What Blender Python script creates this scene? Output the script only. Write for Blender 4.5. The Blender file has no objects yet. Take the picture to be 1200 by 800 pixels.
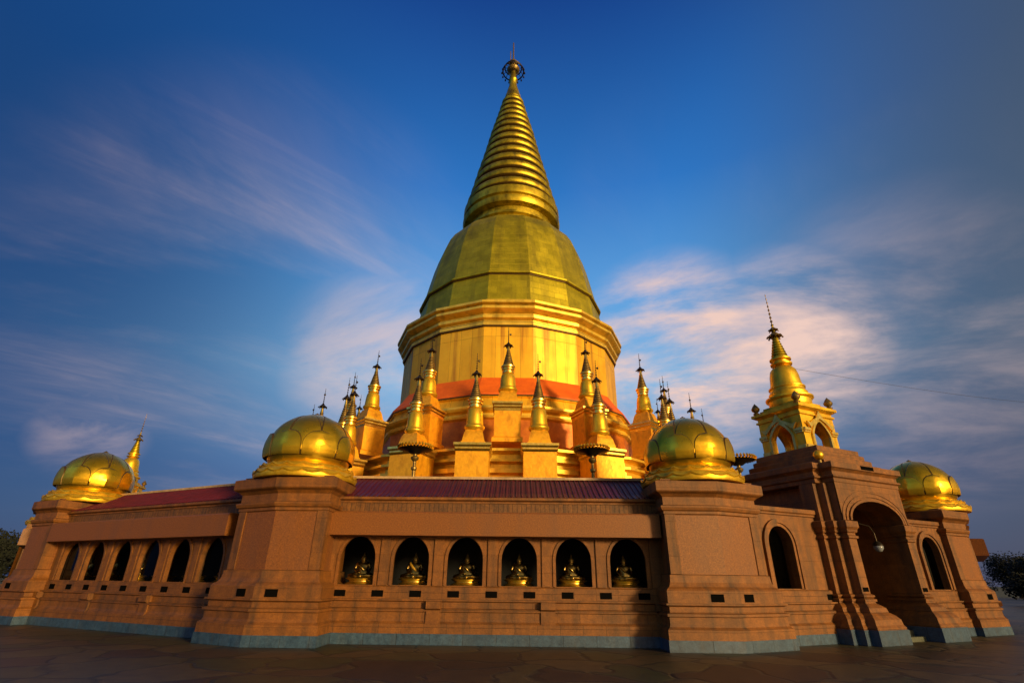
import bpy, bmesh, math, random
from mathutils import Vector, Matrix
from math import sin, cos, tan, pi, radians, atan2, hypot, sqrt
random.seed(7)
S = bpy.context.scene
C = S.collection

# ------------------------------------------------------------------ camera
PITCH, ROLL, F = 0.4388, 0.0114, 595.93
cd = bpy.data.cameras.new("camera"); cam = bpy.data.objects.new("camera", cd); C.objects.link(cam)
cd.sensor_fit = 'HORIZONTAL'; cd.sensor_width = 36.0; cd.lens = 36.0 * F / 1200.0
cd.clip_start = 0.1; cd.clip_end = 3000
cam.matrix_world = Matrix.Translation((0, 0, 1.6)) @ Matrix.Rotation(pi / 2 + PITCH, 4, 'X') @ Matrix.Rotation(ROLL, 4, 'Z')
S.camera = cam

# ------------------------------------------------------------------ light
SUN_AZ, SUN_EL = radians(40), radians(10)      # azimuth measured from straight behind the camera towards the right
sd = Vector((sin(SUN_AZ) * cos(SUN_EL), -cos(SUN_AZ) * cos(SUN_EL), sin(SUN_EL)))
sl = bpy.data.lights.new("sun", 'SUN'); sl.energy = 4.0; sl.angle = radians(8); sl.color = (1.0, 0.68, 0.30)
sun = bpy.data.objects.new("sun", sl); C.objects.link(sun)
sun.rotation_euler = (-sd).to_track_quat('-Z', 'Y').to_euler(); sun.location = sd * 200

W = bpy.data.worlds.new("World"); S.world = W; W.use_nodes = True
def world():
    nt = W.node_tree; N = nt.nodes; L = nt.links; N.clear()
    out = N.new('ShaderNodeOutputWorld'); bg = N.new('ShaderNodeBackground')
    sky = N.new('ShaderNodeTexSky'); sky.sky_type = 'NISHITA'; sky.sun_disc = False
    sky.sun_elevation = SUN_EL; sky.sun_rotation = atan2(sd.x, sd.y)
    sky.air_density = 1.0; sky.dust_density = 2.0; sky.ozone_density = 3.0
    hs = N.new('ShaderNodeHueSaturation'); hs.inputs['Saturation'].default_value = 1.2; hs.inputs['Value'].default_value = 1.0
    L.new(sky.outputs[0], hs.inputs['Color'])
    # deeper blue towards the zenith, as a clear evening sky opposite the sun
    tc = N.new('ShaderNodeTexCoord'); sep = N.new('ShaderNodeSeparateXYZ'); L.new(tc.outputs['Generated'], sep.inputs[0])
    # clouds: projected on a plane above so they stretch towards the horizon
    mx = N.new('ShaderNodeMath'); mx.operation = 'MAXIMUM'; mx.inputs[1].default_value = 0.0; L.new(sep.outputs[2], mx.inputs[0])
    ad = N.new('ShaderNodeMath'); ad.operation = 'ADD'; ad.inputs[1].default_value = 0.22; L.new(mx.outputs[0], ad.inputs[0])
    dx = N.new('ShaderNodeMath'); dx.operation = 'DIVIDE'; L.new(sep.outputs[0], dx.inputs[0]); L.new(ad.outputs[0], dx.inputs[1])
    dy = N.new('ShaderNodeMath'); dy.operation = 'DIVIDE'; L.new(sep.outputs[1], dy.inputs[0]); L.new(ad.outputs[0], dy.inputs[1])
    cmb = N.new('ShaderNodeCombineXYZ'); L.new(dx.outputs[0], cmb.inputs[0]); L.new(dy.outputs[0], cmb.inputs[1])
    def noise(scale, loc, rot, sc, detail, rough, dist):
        m0 = N.new('ShaderNodeMapping'); m0.inputs['Rotation'].default_value = (0, 0, rot); L.new(cmb.outputs[0], m0.inputs[0])
        mp = N.new('ShaderNodeMapping'); mp.inputs['Location'].default_value = loc
        mp.inputs['Scale'].default_value = sc; L.new(m0.outputs[0], mp.inputs[0])
        n = N.new('ShaderNodeTexNoise'); n.inputs['Scale'].default_value = scale; n.inputs['Detail'].default_value = detail
        n.inputs['Roughness'].default_value = rough; n.inputs['Distortion'].default_value = dist
        L.new(mp.outputs[0], n.inputs['Vector']); return n.outputs['Fac']
    def mathn(op, a, b=None, clamp=False):
        m = N.new('ShaderNodeMath'); m.operation = op; m.use_clamp = clamp
        for i, v in enumerate((a, b)):
            if v is None: continue
            if isinstance(v, (int, float)): m.inputs[i].default_value = v
            else: L.new(v, m.inputs[i])
        return m.outputs[0]
    def smooth(v, a, b, lo=0, hi=1):
        r = N.new('ShaderNodeMapRange'); r.interpolation_type = 'SMOOTHSTEP'
        for k, x in zip(('From Min', 'From Max', 'To Min', 'To Max'), (a, b, lo, hi)): r.inputs[k].default_value = x
        L.new(v, r.inputs['Value']); return r.outputs[0]
    def lobe(az, el, width):      # closeness of the view direction to a sky direction
        d = (sin(radians(az)) * cos(radians(el)), cos(radians(az)) * cos(radians(el)), sin(radians(el)))
        vm = N.new('ShaderNodeVectorMath'); vm.operation = 'DOT_PRODUCT'; L.new(tc.outputs['Generated'], vm.inputs[0]); vm.inputs[1].default_value = d
        return smooth(vm.outputs['Value'], cos(radians(width)), 1.0)
    wisp = smooth(noise(1.3, (3.1, 1.7, 0), 0.75, (1.0, 0.45, 1), 10, 0.6, 0.4), 0.42, 0.74)
    fine = smooth(noise(7.0, (0.3, 5.2, 0), 0.8, (1.0, 0.14, 1), 8, 0.65, 0.5), 0.40, 0.72)
    w1 = mathn('MULTIPLY', wisp, mathn('ADD', mathn('MULTIPLY', fine, 0.6), 0.4))
    bank = mathn('MULTIPLY', smooth(noise(1.9, (8.3, 2.4, 0), 0.35, (0.7, 1.2, 1), 12, 0.62, 0.35), 0.34, 0.68), smooth(noise(4.5, (1.3, 7.7, 0), 0.42, (0.45, 1.2, 1), 10, 0.65, 0.3), 0.22, 0.6, 0.68, 1.0))
    region = mathn('MAXIMUM', mathn('MAXIMUM', mathn('MULTIPLY', lobe(19, 22, 13), 1.8), mathn('MULTIPLY', lobe(31, 22, 11), 1.15)), mathn('MULTIPLY', lobe(-14, 22, 13), 0.7))
    region = mathn('MAXIMUM', region, mathn('MULTIPLY', lobe(40, 20, 16), 0.3))
    region = mathn('MAXIMUM', region, mathn('MULTIPLY', lobe(-40, 11.5, 5), 0.3))
    w2 = mathn('MULTIPLY', bank, region, True)
    thin = mathn('MULTIPLY', w1, mathn('MAXIMUM', lobe(-28, 24, 27), mathn('MULTIPLY', lobe(32, 32, 24), 0.4)))
    cl = mathn('MAXIMUM', w2, mathn('MULTIPLY', thin, 0.42), True)
    # blue of the evening sky by elevation, greyer to the right and deeper to the left
    K = 1 / 0.11
    def lin(c): return tuple(K * ((x / 255 + 0.055) / 1.055) ** 2.4 for x in c) + (1,)
    ramp = N.new('ShaderNodeValToRGB'); L.new(sep.outputs[2], ramp.inputs[0])
    cr = ramp.color_ramp
    pts = [(0.0, (84, 90, 120)), (0.16, (92, 122, 172)), (0.34, (134, 190, 234)), (0.50, (96, 166, 230)), (0.66, (48, 122, 202)), (0.86, (22, 66, 142)), (1.0, (12, 40, 100))]
    cr.elements[0].position = pts[0][0]; cr.elements[0].color = lin(pts[0][1])
    cr.elements[1].position = pts[-1][0]; cr.elements[1].color = lin(pts[-1][1])
    for p, c in pts[1:-1]:
        e = cr.elements.new(p); e.color = lin(c)
    def mixc(f, a_, col):
        m = N.new('ShaderNodeMix'); m.data_type = 'RGBA'; L.new(f, m.inputs[0]); L.new(a_, m.inputs[6]); m.inputs[7].default_value = lin(col); return m.outputs[2]
    blue = mixc(mathn('MULTIPLY', lobe(62, 16, 44), 0.85), ramp.outputs[0], (66, 66, 88))
    blue = mixc(mathn('MULTIPLY', lobe(-66, 22, 52), 0.95), blue, (12, 50, 108))
    mul = N.new('ShaderNodeMix'); mul.data_type = 'RGBA'; mul.inputs[0].default_value = 0.12
    L.new(blue, mul.inputs[6]); L.new(hs.outputs[0], mul.inputs[7])
    # the sunset half of the sky keeps the plain Nishita colour: blend by direction to the sun
    vs = N.new('ShaderNodeVectorMath'); vs.operation = 'DOT_PRODUCT'; L.new(tc.outputs['Generated'], vs.inputs[0]); vs.inputs[1].default_value = tuple(sd)
    anti = smooth(vs.outputs['Value'], 0.55, -0.15)
    mx2 = N.new('ShaderNodeMix'); mx2.data_type = 'RGBA'; L.new(anti, mx2.inputs[0])
    warm = N.new('ShaderNodeMix'); warm.data_type = 'RGBA'; warm.blend_type = 'MULTIPLY'; warm.inputs[0].default_value = 1.0
    L.new(sky.outputs[0], warm.inputs[6]); warm.inputs[7].default_value = (1.25, 0.85, 0.5, 1)
    L.new(warm.outputs[2], mx2.inputs[6]); L.new(mul.outputs[2], mx2.inputs[7])
    cm = N.new('ShaderNodeMix'); cm.data_type = 'RGBA'; L.new(cl, cm.inputs[0]); L.new(mx2.outputs[2], cm.inputs[6])
    cm.inputs[7].default_value = (7.8, 5.5, 4.8, 1)
    L.new(cm.outputs[2], bg.inputs['Color']); bg.inputs['Strength'].default_value = 0.11
    L.new(bg.outputs[0], out.inputs[0])
world()
S.render.engine = 'CYCLES'
S.view_settings.view_transform = 'Standard'; S.view_settings.look = 'None'
S.view_settings.exposure = 0.0; S.view_settings.gamma = 1.0

# ------------------------------------------------------------------ materials
def mat(name, base, rough=0.6, metal=0.0, var=None, nscale=3.0, detail=6, bump=0.0, bscale=20.0, joints=None, stains=None, spec=None, rvar=0.0, waves=None, speck=0.0):
    m = bpy.data.materials.new(name); m.use_nodes = True
    nt = m.node_tree; N = nt.nodes; L = nt.links
    b = N['Principled BSDF']; b.inputs['Roughness'].default_value = rough; b.inputs['Metallic'].default_value = metal
    if spec is not None: b.inputs['Specular IOR Level'].default_value = spec
    tc = N.new('ShaderNodeTexCoord'); co = tc.outputs['Object']
    col = None
    if var:
        n = N.new('ShaderNodeTexNoise'); n.inputs['Scale'].default_value = nscale; n.inputs['Detail'].default_value = detail; n.inputs['Roughness'].default_value = 0.65
        L.new(co, n.inputs['Vector'])
        r = N.new('ShaderNodeValToRGB'); r.color_ramp.elements[0].position = 0.32; r.color_ramp.elements[1].position = 0.68
        r.color_ramp.elements[0].color = (*var, 1); r.color_ramp.elements[1].color = (*base, 1)
        L.new(n.outputs['Fac'], r.inputs[0]); col = r.outputs[0]
        if rvar:
            mr = N.new('ShaderNodeMapRange'); mr.inputs['To Min'].default_value = rough - rvar; mr.inputs['To Max'].default_value = rough + rvar
            n3 = N.new('ShaderNodeTexNoise'); n3.inputs['Scale'].default_value = nscale * 2.3; n3.inputs['Detail'].default_value = 5
            L.new(co, n3.inputs['Vector']); L.new(n3.outputs['Fac'], mr.inputs['Value']); L.new(mr.outputs[0], b.inputs['Roughness'])
    if stains:        # streaks running down: noise stretched along z
        mp = N.new('ShaderNodeMapping'); mp.inputs['Scale'].default_value = stains[1]; L.new(co, mp.inputs[0])
        n = N.new('ShaderNodeTexNoise'); n.inputs['Scale'].default_value = 1.0; n.inputs['Detail'].default_value = 7; L.new(mp.outputs[0], n.inputs['Vector'])
        r = N.new('ShaderNodeMapRange'); r.inputs['From Min'].default_value = stains[3] if len(stains) > 3 else 0.5; r.inputs['From Max'].default_value = 0.75; L.new(n.outputs['Fac'], r.inputs['Value'])
        f = N.new('ShaderNodeMath'); f.operation = 'MULTIPLY'; f.inputs[1].default_value = stains[2]; L.new(r.outputs[0], f.inputs[0])
        mx = N.new('ShaderNodeMix'); mx.data_type = 'RGBA'; L.new(f.outputs[0], mx.inputs[0])
        if col is not None: L.new(col, mx.inputs[6])
        else: mx.inputs[6].default_value = (*base, 1)
        mx.inputs[7].default_value = (*stains[0], 1); col = mx.outputs[2]
    if speck:         # mineral speckle of the stone
        n = N.new('ShaderNodeTexNoise'); n.inputs['Scale'].default_value = 24; n.inputs['Detail'].default_value = 4; n.inputs['Roughness'].default_value = 0.8; L.new(co, n.inputs['Vector'])
        r = N.new('ShaderNodeMapRange'); r.inputs['From Min'].default_value = 0.3; r.inputs['From Max'].default_value = 0.7; r.inputs['To Min'].default_value = 1 - speck; r.inputs['To Max'].default_value = 1 + speck; L.new(n.outputs['Fac'], r.inputs['Value'])
        mx = N.new('ShaderNodeMix'); mx.data_type = 'RGBA'; mx.blend_type = 'MULTIPLY'; mx.inputs[0].default_value = 1; L.new(col, mx.inputs[6]); L.new(r.outputs[0], mx.inputs[7]); col = mx.outputs[2]
    hgt = None
    if joints:        # (mode, width, height, mortar size, joint darkness)
        mode, bw, bh, ms, dk = joints[:5]
        sp = N.new('ShaderNodeSeparateXYZ'); L.new(co, sp.inputs[0]); cb = N.new('ShaderNodeCombineXYZ')
        if mode == 'cyl':
            at = N.new('ShaderNodeMath'); at.operation = 'ARCTAN2'; L.new(sp.outputs[0], at.inputs[0]); 
            ng = N.new('ShaderNodeMath'); ng.operation = 'MULTIPLY'; ng.inputs[1].default_value = -1; L.new(sp.outputs[1], ng.inputs[0]); L.new(ng.outputs[0], at.inputs[1])
            ml = N.new('ShaderNodeMath'); ml.operation = 'MULTIPLY'; ml.inputs[1].default_value = joints[5]; L.new(at.outputs[0], ml.inputs[0]); L.new(ml.outputs[0], cb.inputs[0])
        else:
            am = N.new('ShaderNodeMath'); am.operation = 'ADD'; L.new(sp.outputs[0], am.inputs[0]); L.new(sp.outputs[1], am.inputs[1]); L.new(am.outputs[0], cb.inputs[0])
        L.new(sp.outputs[2], cb.inputs[1])
        bk = N.new('ShaderNodeTexBrick'); bk.inputs['Scale'].default_value = 1.0; bk.inputs['Brick Width'].default_value = bw; bk.inputs['Row Height'].default_value = bh
        bk.inputs['Mortar Size'].default_value = ms; bk.inputs['Mortar Smooth'].default_value = 0.3; bk.offset = joints[6] if len(joints) > 6 else 0.0
        bk.inputs['Color1'].default_value = (1, 1, 1, 1); bk.inputs['Color2'].default_value = (0.8, 0.8, 0.8, 1); bk.inputs['Mortar'].default_value = (dk, dk, dk, 1)
        L.new(cb.outputs[0], bk.inputs['Vector'])
        mx = N.new('ShaderNodeMix'); mx.data_type = 'RGBA'; mx.blend_type = 'MULTIPLY'; mx.inputs[0].default_value = 1
        if col is not None: L.new(col, mx.inputs[6])
        else: mx.inputs[6].default_value = (*base, 1)
        L.new(bk.outputs['Color'], mx.inputs[7]); col = mx.outputs[2]
        iv = N.new('ShaderNodeMath'); iv.operation = 'SUBTRACT'; iv.inputs[0].default_value = 1; L.new(bk.outputs['Fac'], iv.inputs[1]); hgt = iv.outputs[0]
    if waves:         # (direction, scale)
        wv = N.new('ShaderNodeTexWave'); wv.bands_direction = waves[0]; wv.inputs['Scale'].default_value = waves[1]; wv.inputs['Distortion'].default_value = 0.3
        L.new(co, wv.inputs['Vector']); hgt = wv.outputs['Fac']
    if col is None:
        b.inputs['Base Color'].default_value = (*base, 1)
    else: L.new(col, b.inputs['Base Color'])
    last = None
    if bump:
        n = N.new('ShaderNodeTexNoise'); n.inputs['Scale'].default_value = bscale; n.inputs['Detail'].default_value = 8; L.new(co, n.inputs['Vector'])
        bp = N.new('ShaderNodeBump'); bp.inputs['Strength'].default_value = bump; bp.inputs['Distance'].default_value = 0.02; L.new(n.outputs['Fac'], bp.inputs['Height']); last = bp
    if hgt is not None:
        bp = N.new('ShaderNodeBump'); bp.inputs['Strength'].default_value = 0.6; bp.inputs['Distance'].default_value = 0.012; L.new(hgt, bp.inputs['Height'])
        if last: L.new(last.outputs[0], bp.inputs['Normal'])
        last = bp
    if last: L.new(last.outputs[0], b.inputs['Normal'])
    return m

M = {}
M['stone'] = mat('terracotta_granite', (0.25, 0.092, 0.012), 0.6, 0, (0.14, 0.050, 0.007), 5, 9, 0.3, 60, ('flat', 0.62, 0.42, 0.007, 0.45), ((0.055, 0.03, 0.014), (3.2, 3.2, 0.3), 0.85, 0.46), speck=0.28)
M['stone_plain'] = mat('terracotta_render', (0.26, 0.096, 0.013), 0.62, 0, (0.15, 0.054, 0.008), 4, 9, 0.35, 50, ('flat', 0.9, 0.45, 0.004, 0.62), ((0.055, 0.03, 0.014), (3.5, 3.5, 0.3), 0.85, 0.46), speck=0.28)
M['granite'] = mat('speckled_pink_granite', (0.27, 0.094, 0.012), 0.55, 0, (0.12, 0.040, 0.007), 30, 10, 0.1, 80, None, ((0.12, 0.055, 0.03), (1.5, 1.5, 0.3), 0.5), speck=0.28)
M['ribbed'] = mat('ribbed_render', (0.22, 0.09, 0.018), 0.65, 0, (0.11, 0.042, 0.010), 6, 8, 0, 1, ('flat', 0.14, 3.0, 0.012, 0.45), ((0.06, 0.035, 0.02), (9, 9, 0.5), 0.8, 0.42), speck=0.28)
M['plinth'] = mat('blue_grey_stone', (0.045, 0.10, 0.18), 0.5, 0, (0.018, 0.045, 0.09), 7, 9, 0.3, 45, ('flat', 0.9, 2.0, 0.01, 0.35), ((0.10, 0.10, 0.09), (5, 5, 0.8), 0.25), speck=0.28)
M['tile'] = mat('purple_glazed_tile', (0.10, 0.008, 0.014), 0.45, 0, (0.05, 0.005, 0.009), 4, 6, 0, 1, None, None, 0.35, 0, ('X', 3.2))
M['cap'] = mat('cream_cap', (0.55, 0.40, 0.22), 0.6, 0, (0.3, 0.2, 0.1), 5)
M['dark'] = mat('dark_vent', (0.004, 0.004, 0.004), 0.9, spec=0.0)
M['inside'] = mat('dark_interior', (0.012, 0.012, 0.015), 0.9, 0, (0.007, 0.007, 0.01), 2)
M['door'] = mat('dark_timber', (0.07, 0.035, 0.018), 0.5, 0, (0.035, 0.018, 0.01), 6)
def gold(name, base, var, rough, **k):
    return mat(name, base, rough, k.pop('metal', 0.8), var, k.pop('nscale', 1.5), 8, k.pop('bump', 0.15), k.pop('bscale', 9), rvar=k.pop('rvar', 0.08), **k)
M['gold_panel'] = gold('gold_panel', (1.0, 0.60, 0.03), (0.86, 0.46, 0.018), 0.52, metal=0.45, nscale=0.7, joints=('cyl', 0.92, 9.0, 0.016, 0.45, 9.3, 0.0), stains=((0.38, 0.13, 0.015), (2.2, 2.2, 0.12), 0.9, 0.5))
M['gold_bell'] = gold('gold_bell', (0.66, 0.55, 0.03), (0.42, 0.36, 0.018), 0.50, metal=0.82, nscale=0.9, joints=('cyl', 0.9, 0.6, 0.014, 0.6, 8.0, 0.5), stains=((0.20, 0.17, 0.03), (0.9, 0.9, 0.1), 0.7, 0.5))
M['gold_roof'] = gold('copper_gold_skirt', (0.80, 0.15, 0.003), (0.62, 0.10, 0.002), 0.7, metal=0.1, nscale=1.2)
M['gold'] = gold('gold_leaf', (0.94, 0.60, 0.035), (0.64, 0.38, 0.018), 0.42, metal=0.72, nscale=2.5, stains=((0.30, 0.14, 0.02), (3, 3, 0.6), 0.6))
M['gold_dome'] = gold('gold_dome', (0.90, 0.56, 0.035), (0.70, 0.42, 0.02), 0.30, metal=0.92, nscale=2, bump=0.6, bscale=2.6, rvar=0.08)
M['gold_dark'] = gold('aged_gold', (0.36, 0.25, 0.075), (0.17, 0.12, 0.045), 0.5, nscale=4)
M['gold_spire'] = gold('gold_spire', (0.66, 0.50, 0.035), (0.36, 0.27, 0.018), 0.45, metal=0.85, nscale=1.0, stains=((0.10, 0.075, 0.015), (1.6, 1.6, 0.5), 0.85, 0.45))
M['gold_cornice'] = gold('gold_cornice', (0.98, 0.68, 0.10), (0.80, 0.52, 0.04), 0.42, metal=0.6, nscale=1.5, stains=((0.25, 0.16, 0.03), (1.5, 1.5, 0.3), 0.7))
M['gold_block'] = gold('gold_block', (1.0, 0.52, 0.02), (0.80, 0.36, 0.012), 0.45, metal=0.45, nscale=4, bump=0.5, bscale=7, stains=((0.40, 0.14, 0.01), (3, 3, 1.5), 0.6))
M['pale'] = gold('pale_moulding', (0.98, 0.74, 0.20), (0.72, 0.46, 0.07), 0.30, metal=0.95, nscale=3)
M['red'] = gold('red_gold_block', (0.62, 0.20, 0.014), (0.40, 0.10, 0.008), 0.5, metal=0.4, nscale=2)
M['seam_shade'] = mat('dark_seam_shade', (0.10, 0.06, 0.015), 0.5, 0.6)  # dark metal for petal seams, tarnish and shade painted under ledges and rings
M['iron'] = mat('dark_iron', (0.05, 0.04, 0.03), 0.45, 0.8)
M['bronze'] = mat('bronze_glints', (0.85, 0.55, 0.16), 0.28, 1.0, (0.05, 0.035, 0.015), 11, 6)  # gold mottling over dark bronze paints highlights onto the figures
M['sash'] = mat('golden_sash', (0.85, 0.50, 0.05), 0.5, 0.3, (0.55, 0.25, 0.02), 20, 5)
M['lamp'] = mat('white_glass_globe', (0.20, 0.23, 0.28), 0.2)
M['grass'] = mat('dry_grass', (0.05, 0.06, 0.02), 0.95, 0, (0.03, 0.035, 0.012), 0.5, 10, 0.5, 5)
M['bark'] = mat('bark', (0.07, 0.045, 0.03), 0.9)
M['leaf'] = mat('leaf', (0.007, 0.012, 0.004), 0.95, 0, (0.004, 0.006, 0.003), 1.2, 4)
M['step'] = mat('green_grey_step', (0.10, 0.12, 0.09), 0.6, 0, (0.05, 0.06, 0.045), 6)
def glass():
    m = bpy.data.materials.new('window_glass'); m.use_nodes = True; nt = m.node_tree; N = nt.nodes; L = nt.links
    N.remove(N['Principled BSDF']); out = N['Material Output']
    t = N.new('ShaderNodeBsdfTransparent'); t.inputs[0].default_value = (0.80, 0.84, 0.86, 1)
    g = N.new('ShaderNodeBsdfGlossy'); g.inputs['Roughness'].default_value = 0.03; g.inputs[0].default_value = (0.05, 0.06, 0.07, 1)
    f = N.new('ShaderNodeFresnel'); f.inputs[0].default_value = 1.16; mx = N.new('ShaderNodeMixShader')
    L.new(f.outputs[0], mx.inputs[0]); L.new(t.outputs[0], mx.inputs[1]); L.new(g.outputs[0], mx.inputs[2]); L.new(mx.outputs[0], out.inputs[0])
    return m
M['glass'] = glass()
def paving():
    m = bpy.data.materials.new('flagstone_paving'); m.use_nodes = True; nt = m.node_tree; N = nt.nodes; L = nt.links
    b = N['Principled BSDF']; b.inputs['Roughness'].default_value = 0.5
    tc = N.new('ShaderNodeTexCoord'); co = tc.outputs['Object']
    w = N.new('ShaderNodeTexNoise'); w.inputs['Scale'].default_value = 0.7; w.inputs['Detail'].default_value = 2; L.new(co, w.inputs['Vector'])
    vm = N.new('ShaderNodeVectorMath'); vm.operation = 'MULTIPLY_ADD'; vm.inputs[1].default_value = (1.6, 1.6, 0); L.new(w.outputs['Color'], vm.inputs[0]); L.new(co, vm.inputs[2])
    v = N.new('ShaderNodeTexVoronoi'); v.feature = 'DISTANCE_TO_EDGE'; v.inputs['Scale'].default_value = 0.62; L.new(vm.outputs[0], v.inputs['Vector'])
    v2 = N.new('ShaderNodeTexVoronoi'); v2.inputs['Scale'].default_value = 0.62; L.new(vm.outputs[0], v2.inputs['Vector'])
    r = N.new('ShaderNodeValToRGB'); sepc = N.new('ShaderNodeSeparateColor'); L.new(v2.outputs['Color'], sepc.inputs[0]); L.new(sepc.outputs[0], r.inputs[0])
    r.color_ramp.elements[0].color = (0.016, 0.010, 0.004, 1); r.color_ramp.elements[1].color = (0.025, 0.033, 0.008, 1)
    e = r.color_ramp.elements.new(0.5); e.color = (0.07, 0.047, 0.016, 1)
    n = N.new('ShaderNodeTexNoise'); n.inputs['Scale'].default_value = 3; n.inputs['Detail'].default_value = 10; L.new(co, n.inputs['Vector'])
    mx = N.new('ShaderNodeMix'); mx.data_type = 'RGBA'; mx.blend_type = 'OVERLAY'; mx.inputs[0].default_value = 0.8; L.new(r.outputs[0], mx.inputs[6]); L.new(n.outputs['Fac'], mx.inputs[7])
    mr = N.new('ShaderNodeMapRange'); mr.inputs['From Max'].default_value = 0.05; L.new(v.outputs['Distance'], mr.inputs['Value'])
    m2 = N.new('ShaderNodeMix'); m2.data_type = 'RGBA'; L.new(mr.outputs[0], m2.inputs[0]); m2.inputs[6].default_value = (0.012, 0.016, 0.008, 1); L.new(mx.outputs[2], m2.inputs[7])
    L.new(m2.outputs[2], b.inputs['Base Color'])
    bp = N.new('ShaderNodeBump'); bp.inputs['Distance'].default_value = 0.03; bp.inputs['Strength'].default_value = 0.5; L.new(mr.outputs[0], bp.inputs['Height']); L.new(bp.outputs[0], b.inputs['Normal'])
    return m
M['paving'] = paving()

# ------------------------------------------------------------------ object helpers
def link(name, bm, m, parent=None, smooth=False, loc=None):
    me = bpy.data.meshes.new(name)
    bmesh.ops.remove_doubles(bm, verts=bm.verts, dist=1e-5)
    bmesh.ops.recalc_face_normals(bm, faces=bm.faces)
    bm.to_mesh(me); bm.free()
    me.materials.append(M[m])
    if smooth:
        for p in me.polygons: p.use_smooth = True
        me.set_sharp_from_angle(angle=radians(smooth if smooth is not True else 40))
    o = bpy.data.objects.new(name, me); C.objects.link(o)
    if parent is not None: o.parent = parent
    if loc is not None: o.location = loc
    return o
def tag(o, label=None, cat=None, group=None, kind=None):
    if label: o['label'] = label
    if cat: o['category'] = cat
    if group: o['group'] = group
    if kind: o['kind'] = kind
    return o
def thing(name, loc, rz, label, cat, group=None):
    e = bpy.data.objects.new(name, None); C.objects.link(e); e.empty_display_size = 0.3
    e.location = loc; e.rotation_euler = (0, 0, rz); return tag(e, label, cat, group)
def copy_tree(o, parent=None):
    c = o.copy(); C.objects.link(c)
    if parent is not None: c.parent = parent
    for ch in list(o.children): copy_tree(ch, c)
    return c
def box(bm, x0, x1, y0, y1, z0, z1):
    v = [bm.verts.new(p) for p in ((x0, y0, z0), (x1, y0, z0), (x1, y1, z0), (x0, y1, z0), (x0, y0, z1), (x1, y0, z1), (x1, y1, z1), (x0, y1, z1))]
    for f in ((0, 3, 2, 1), (4, 5, 6, 7), (0, 1, 5, 4), (1, 2, 6, 5), (2, 3, 7, 6), (3, 0, 4, 7)): bm.faces.new([v[i] for i in f])
def offset(plan, d):
    n = len(plan); out = []
    area = sum(plan[i][0] * plan[(i + 1) % n][1] - plan[(i + 1) % n][0] * plan[i][1] for i in range(n))
    sg = 1 if area > 0 else -1
    for i in range(n):
        a, b, c = Vector(plan[i - 1]), Vector(plan[i]), Vector(plan[(i + 1) % n])
        e1 = (b - a).normalized(); e2 = (c - b).normalized()
        n1 = Vector((e1.y, -e1.x)) * sg; n2 = Vector((e2.y, -e2.x)) * sg
        k = 1 + n1.dot(n2); m = (n1 + n2) / max(k, 0.25)
        out.append((b.x + m.x * d, b.y + m.y * d))
    return out
def stack(bm, plan, prof, cap=True, scale=False):
    """plan outline swept through a profile of (offset, z)"""
    rings = []
    for o, z in prof:
        pl = offset(plan, o); rings.append([bm.verts.new((x, y, z)) for x, y in pl])
    n = len(plan)
    for a, b in zip(rings, rings[1:]):
        for i in range(n):
            j = (i + 1) % n
            bm.faces.new((a[i], a[j], b[j], b[i]))
    if cap:
        bm.faces.new(list(reversed(rings[0]))); bm.faces.new(rings[-1])
def lathe(bm, prof, seg=24, cx=0, cy=0, ph=0.0):
    """profile of (radius, z)"""
    rings = []
    for r, z in prof:
        if r < 1e-4: rings.append([bm.verts.new((cx, cy, z))])
        else: rings.append([bm.verts.new((cx + r * sin(ph + 2 * pi * i / seg), cy - r * cos(ph + 2 * pi * i / seg), z)) for i in range(seg)])
    for a, b in zip(rings, rings[1:]):
        if len(a) == 1 and len(b) == 1: continue
        for i in range(seg):
            j = (i + 1) % seg
            if len(a) == 1: bm.faces.new((a[0], b[j], b[i]))
            elif len(b) == 1: bm.faces.new((a[i], a[j], b[0]))
            else: bm.faces.new((a[i], a[j], b[j], b[i]))
    if len(rings[0]) > 1: bm.faces.new(list(reversed(rings[0])))
    if len(rings[-1]) > 1: bm.faces.new(rings[-1])
def tube(bm, pts, r, seg=8):
    pts = [Vector(p) for p in pts]; prev = None
    for i, p in enumerate(pts):
        d = (pts[min(i + 1, len(pts) - 1)] - pts[max(i - 1, 0)]).normalized()
        q = d.to_track_quat('Z', 'Y'); rr = r[i] if isinstance(r, (list, tuple)) else r
        ring = [bm.verts.new(p + q @ Vector((rr * cos(2 * pi * k / seg), rr * sin(2 * pi * k / seg), 0))) for k in range(seg)]
        if prev:
            for k in range(seg): bm.faces.new((prev[k], prev[(k + 1) % seg], ring[(k + 1) % seg], ring[k]))
        else: bm.faces.new(list(reversed(ring)))
        prev = ring
    bm.faces.new(prev)
def rect(hx, hy, cx=0, cy=0): return [(cx - hx, cy - hy), (cx + hx, cy - hy), (cx + hx, cy + hy), (cx - hx, cy + hy)]
def arch_curve(c, hw, zs, rise, n=14, pw=2.0):
    """points from left spring to right spring"""
    out = []
    for i in range(n + 1):
        a = pi - pi * i / n
        x = cos(a); z = sin(a)
        if pw != 2.0: z = (1 - abs(x) ** pw) ** (1 / 1.3)
        out.append((c + hw * x, zs + rise * z))
    return out
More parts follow.
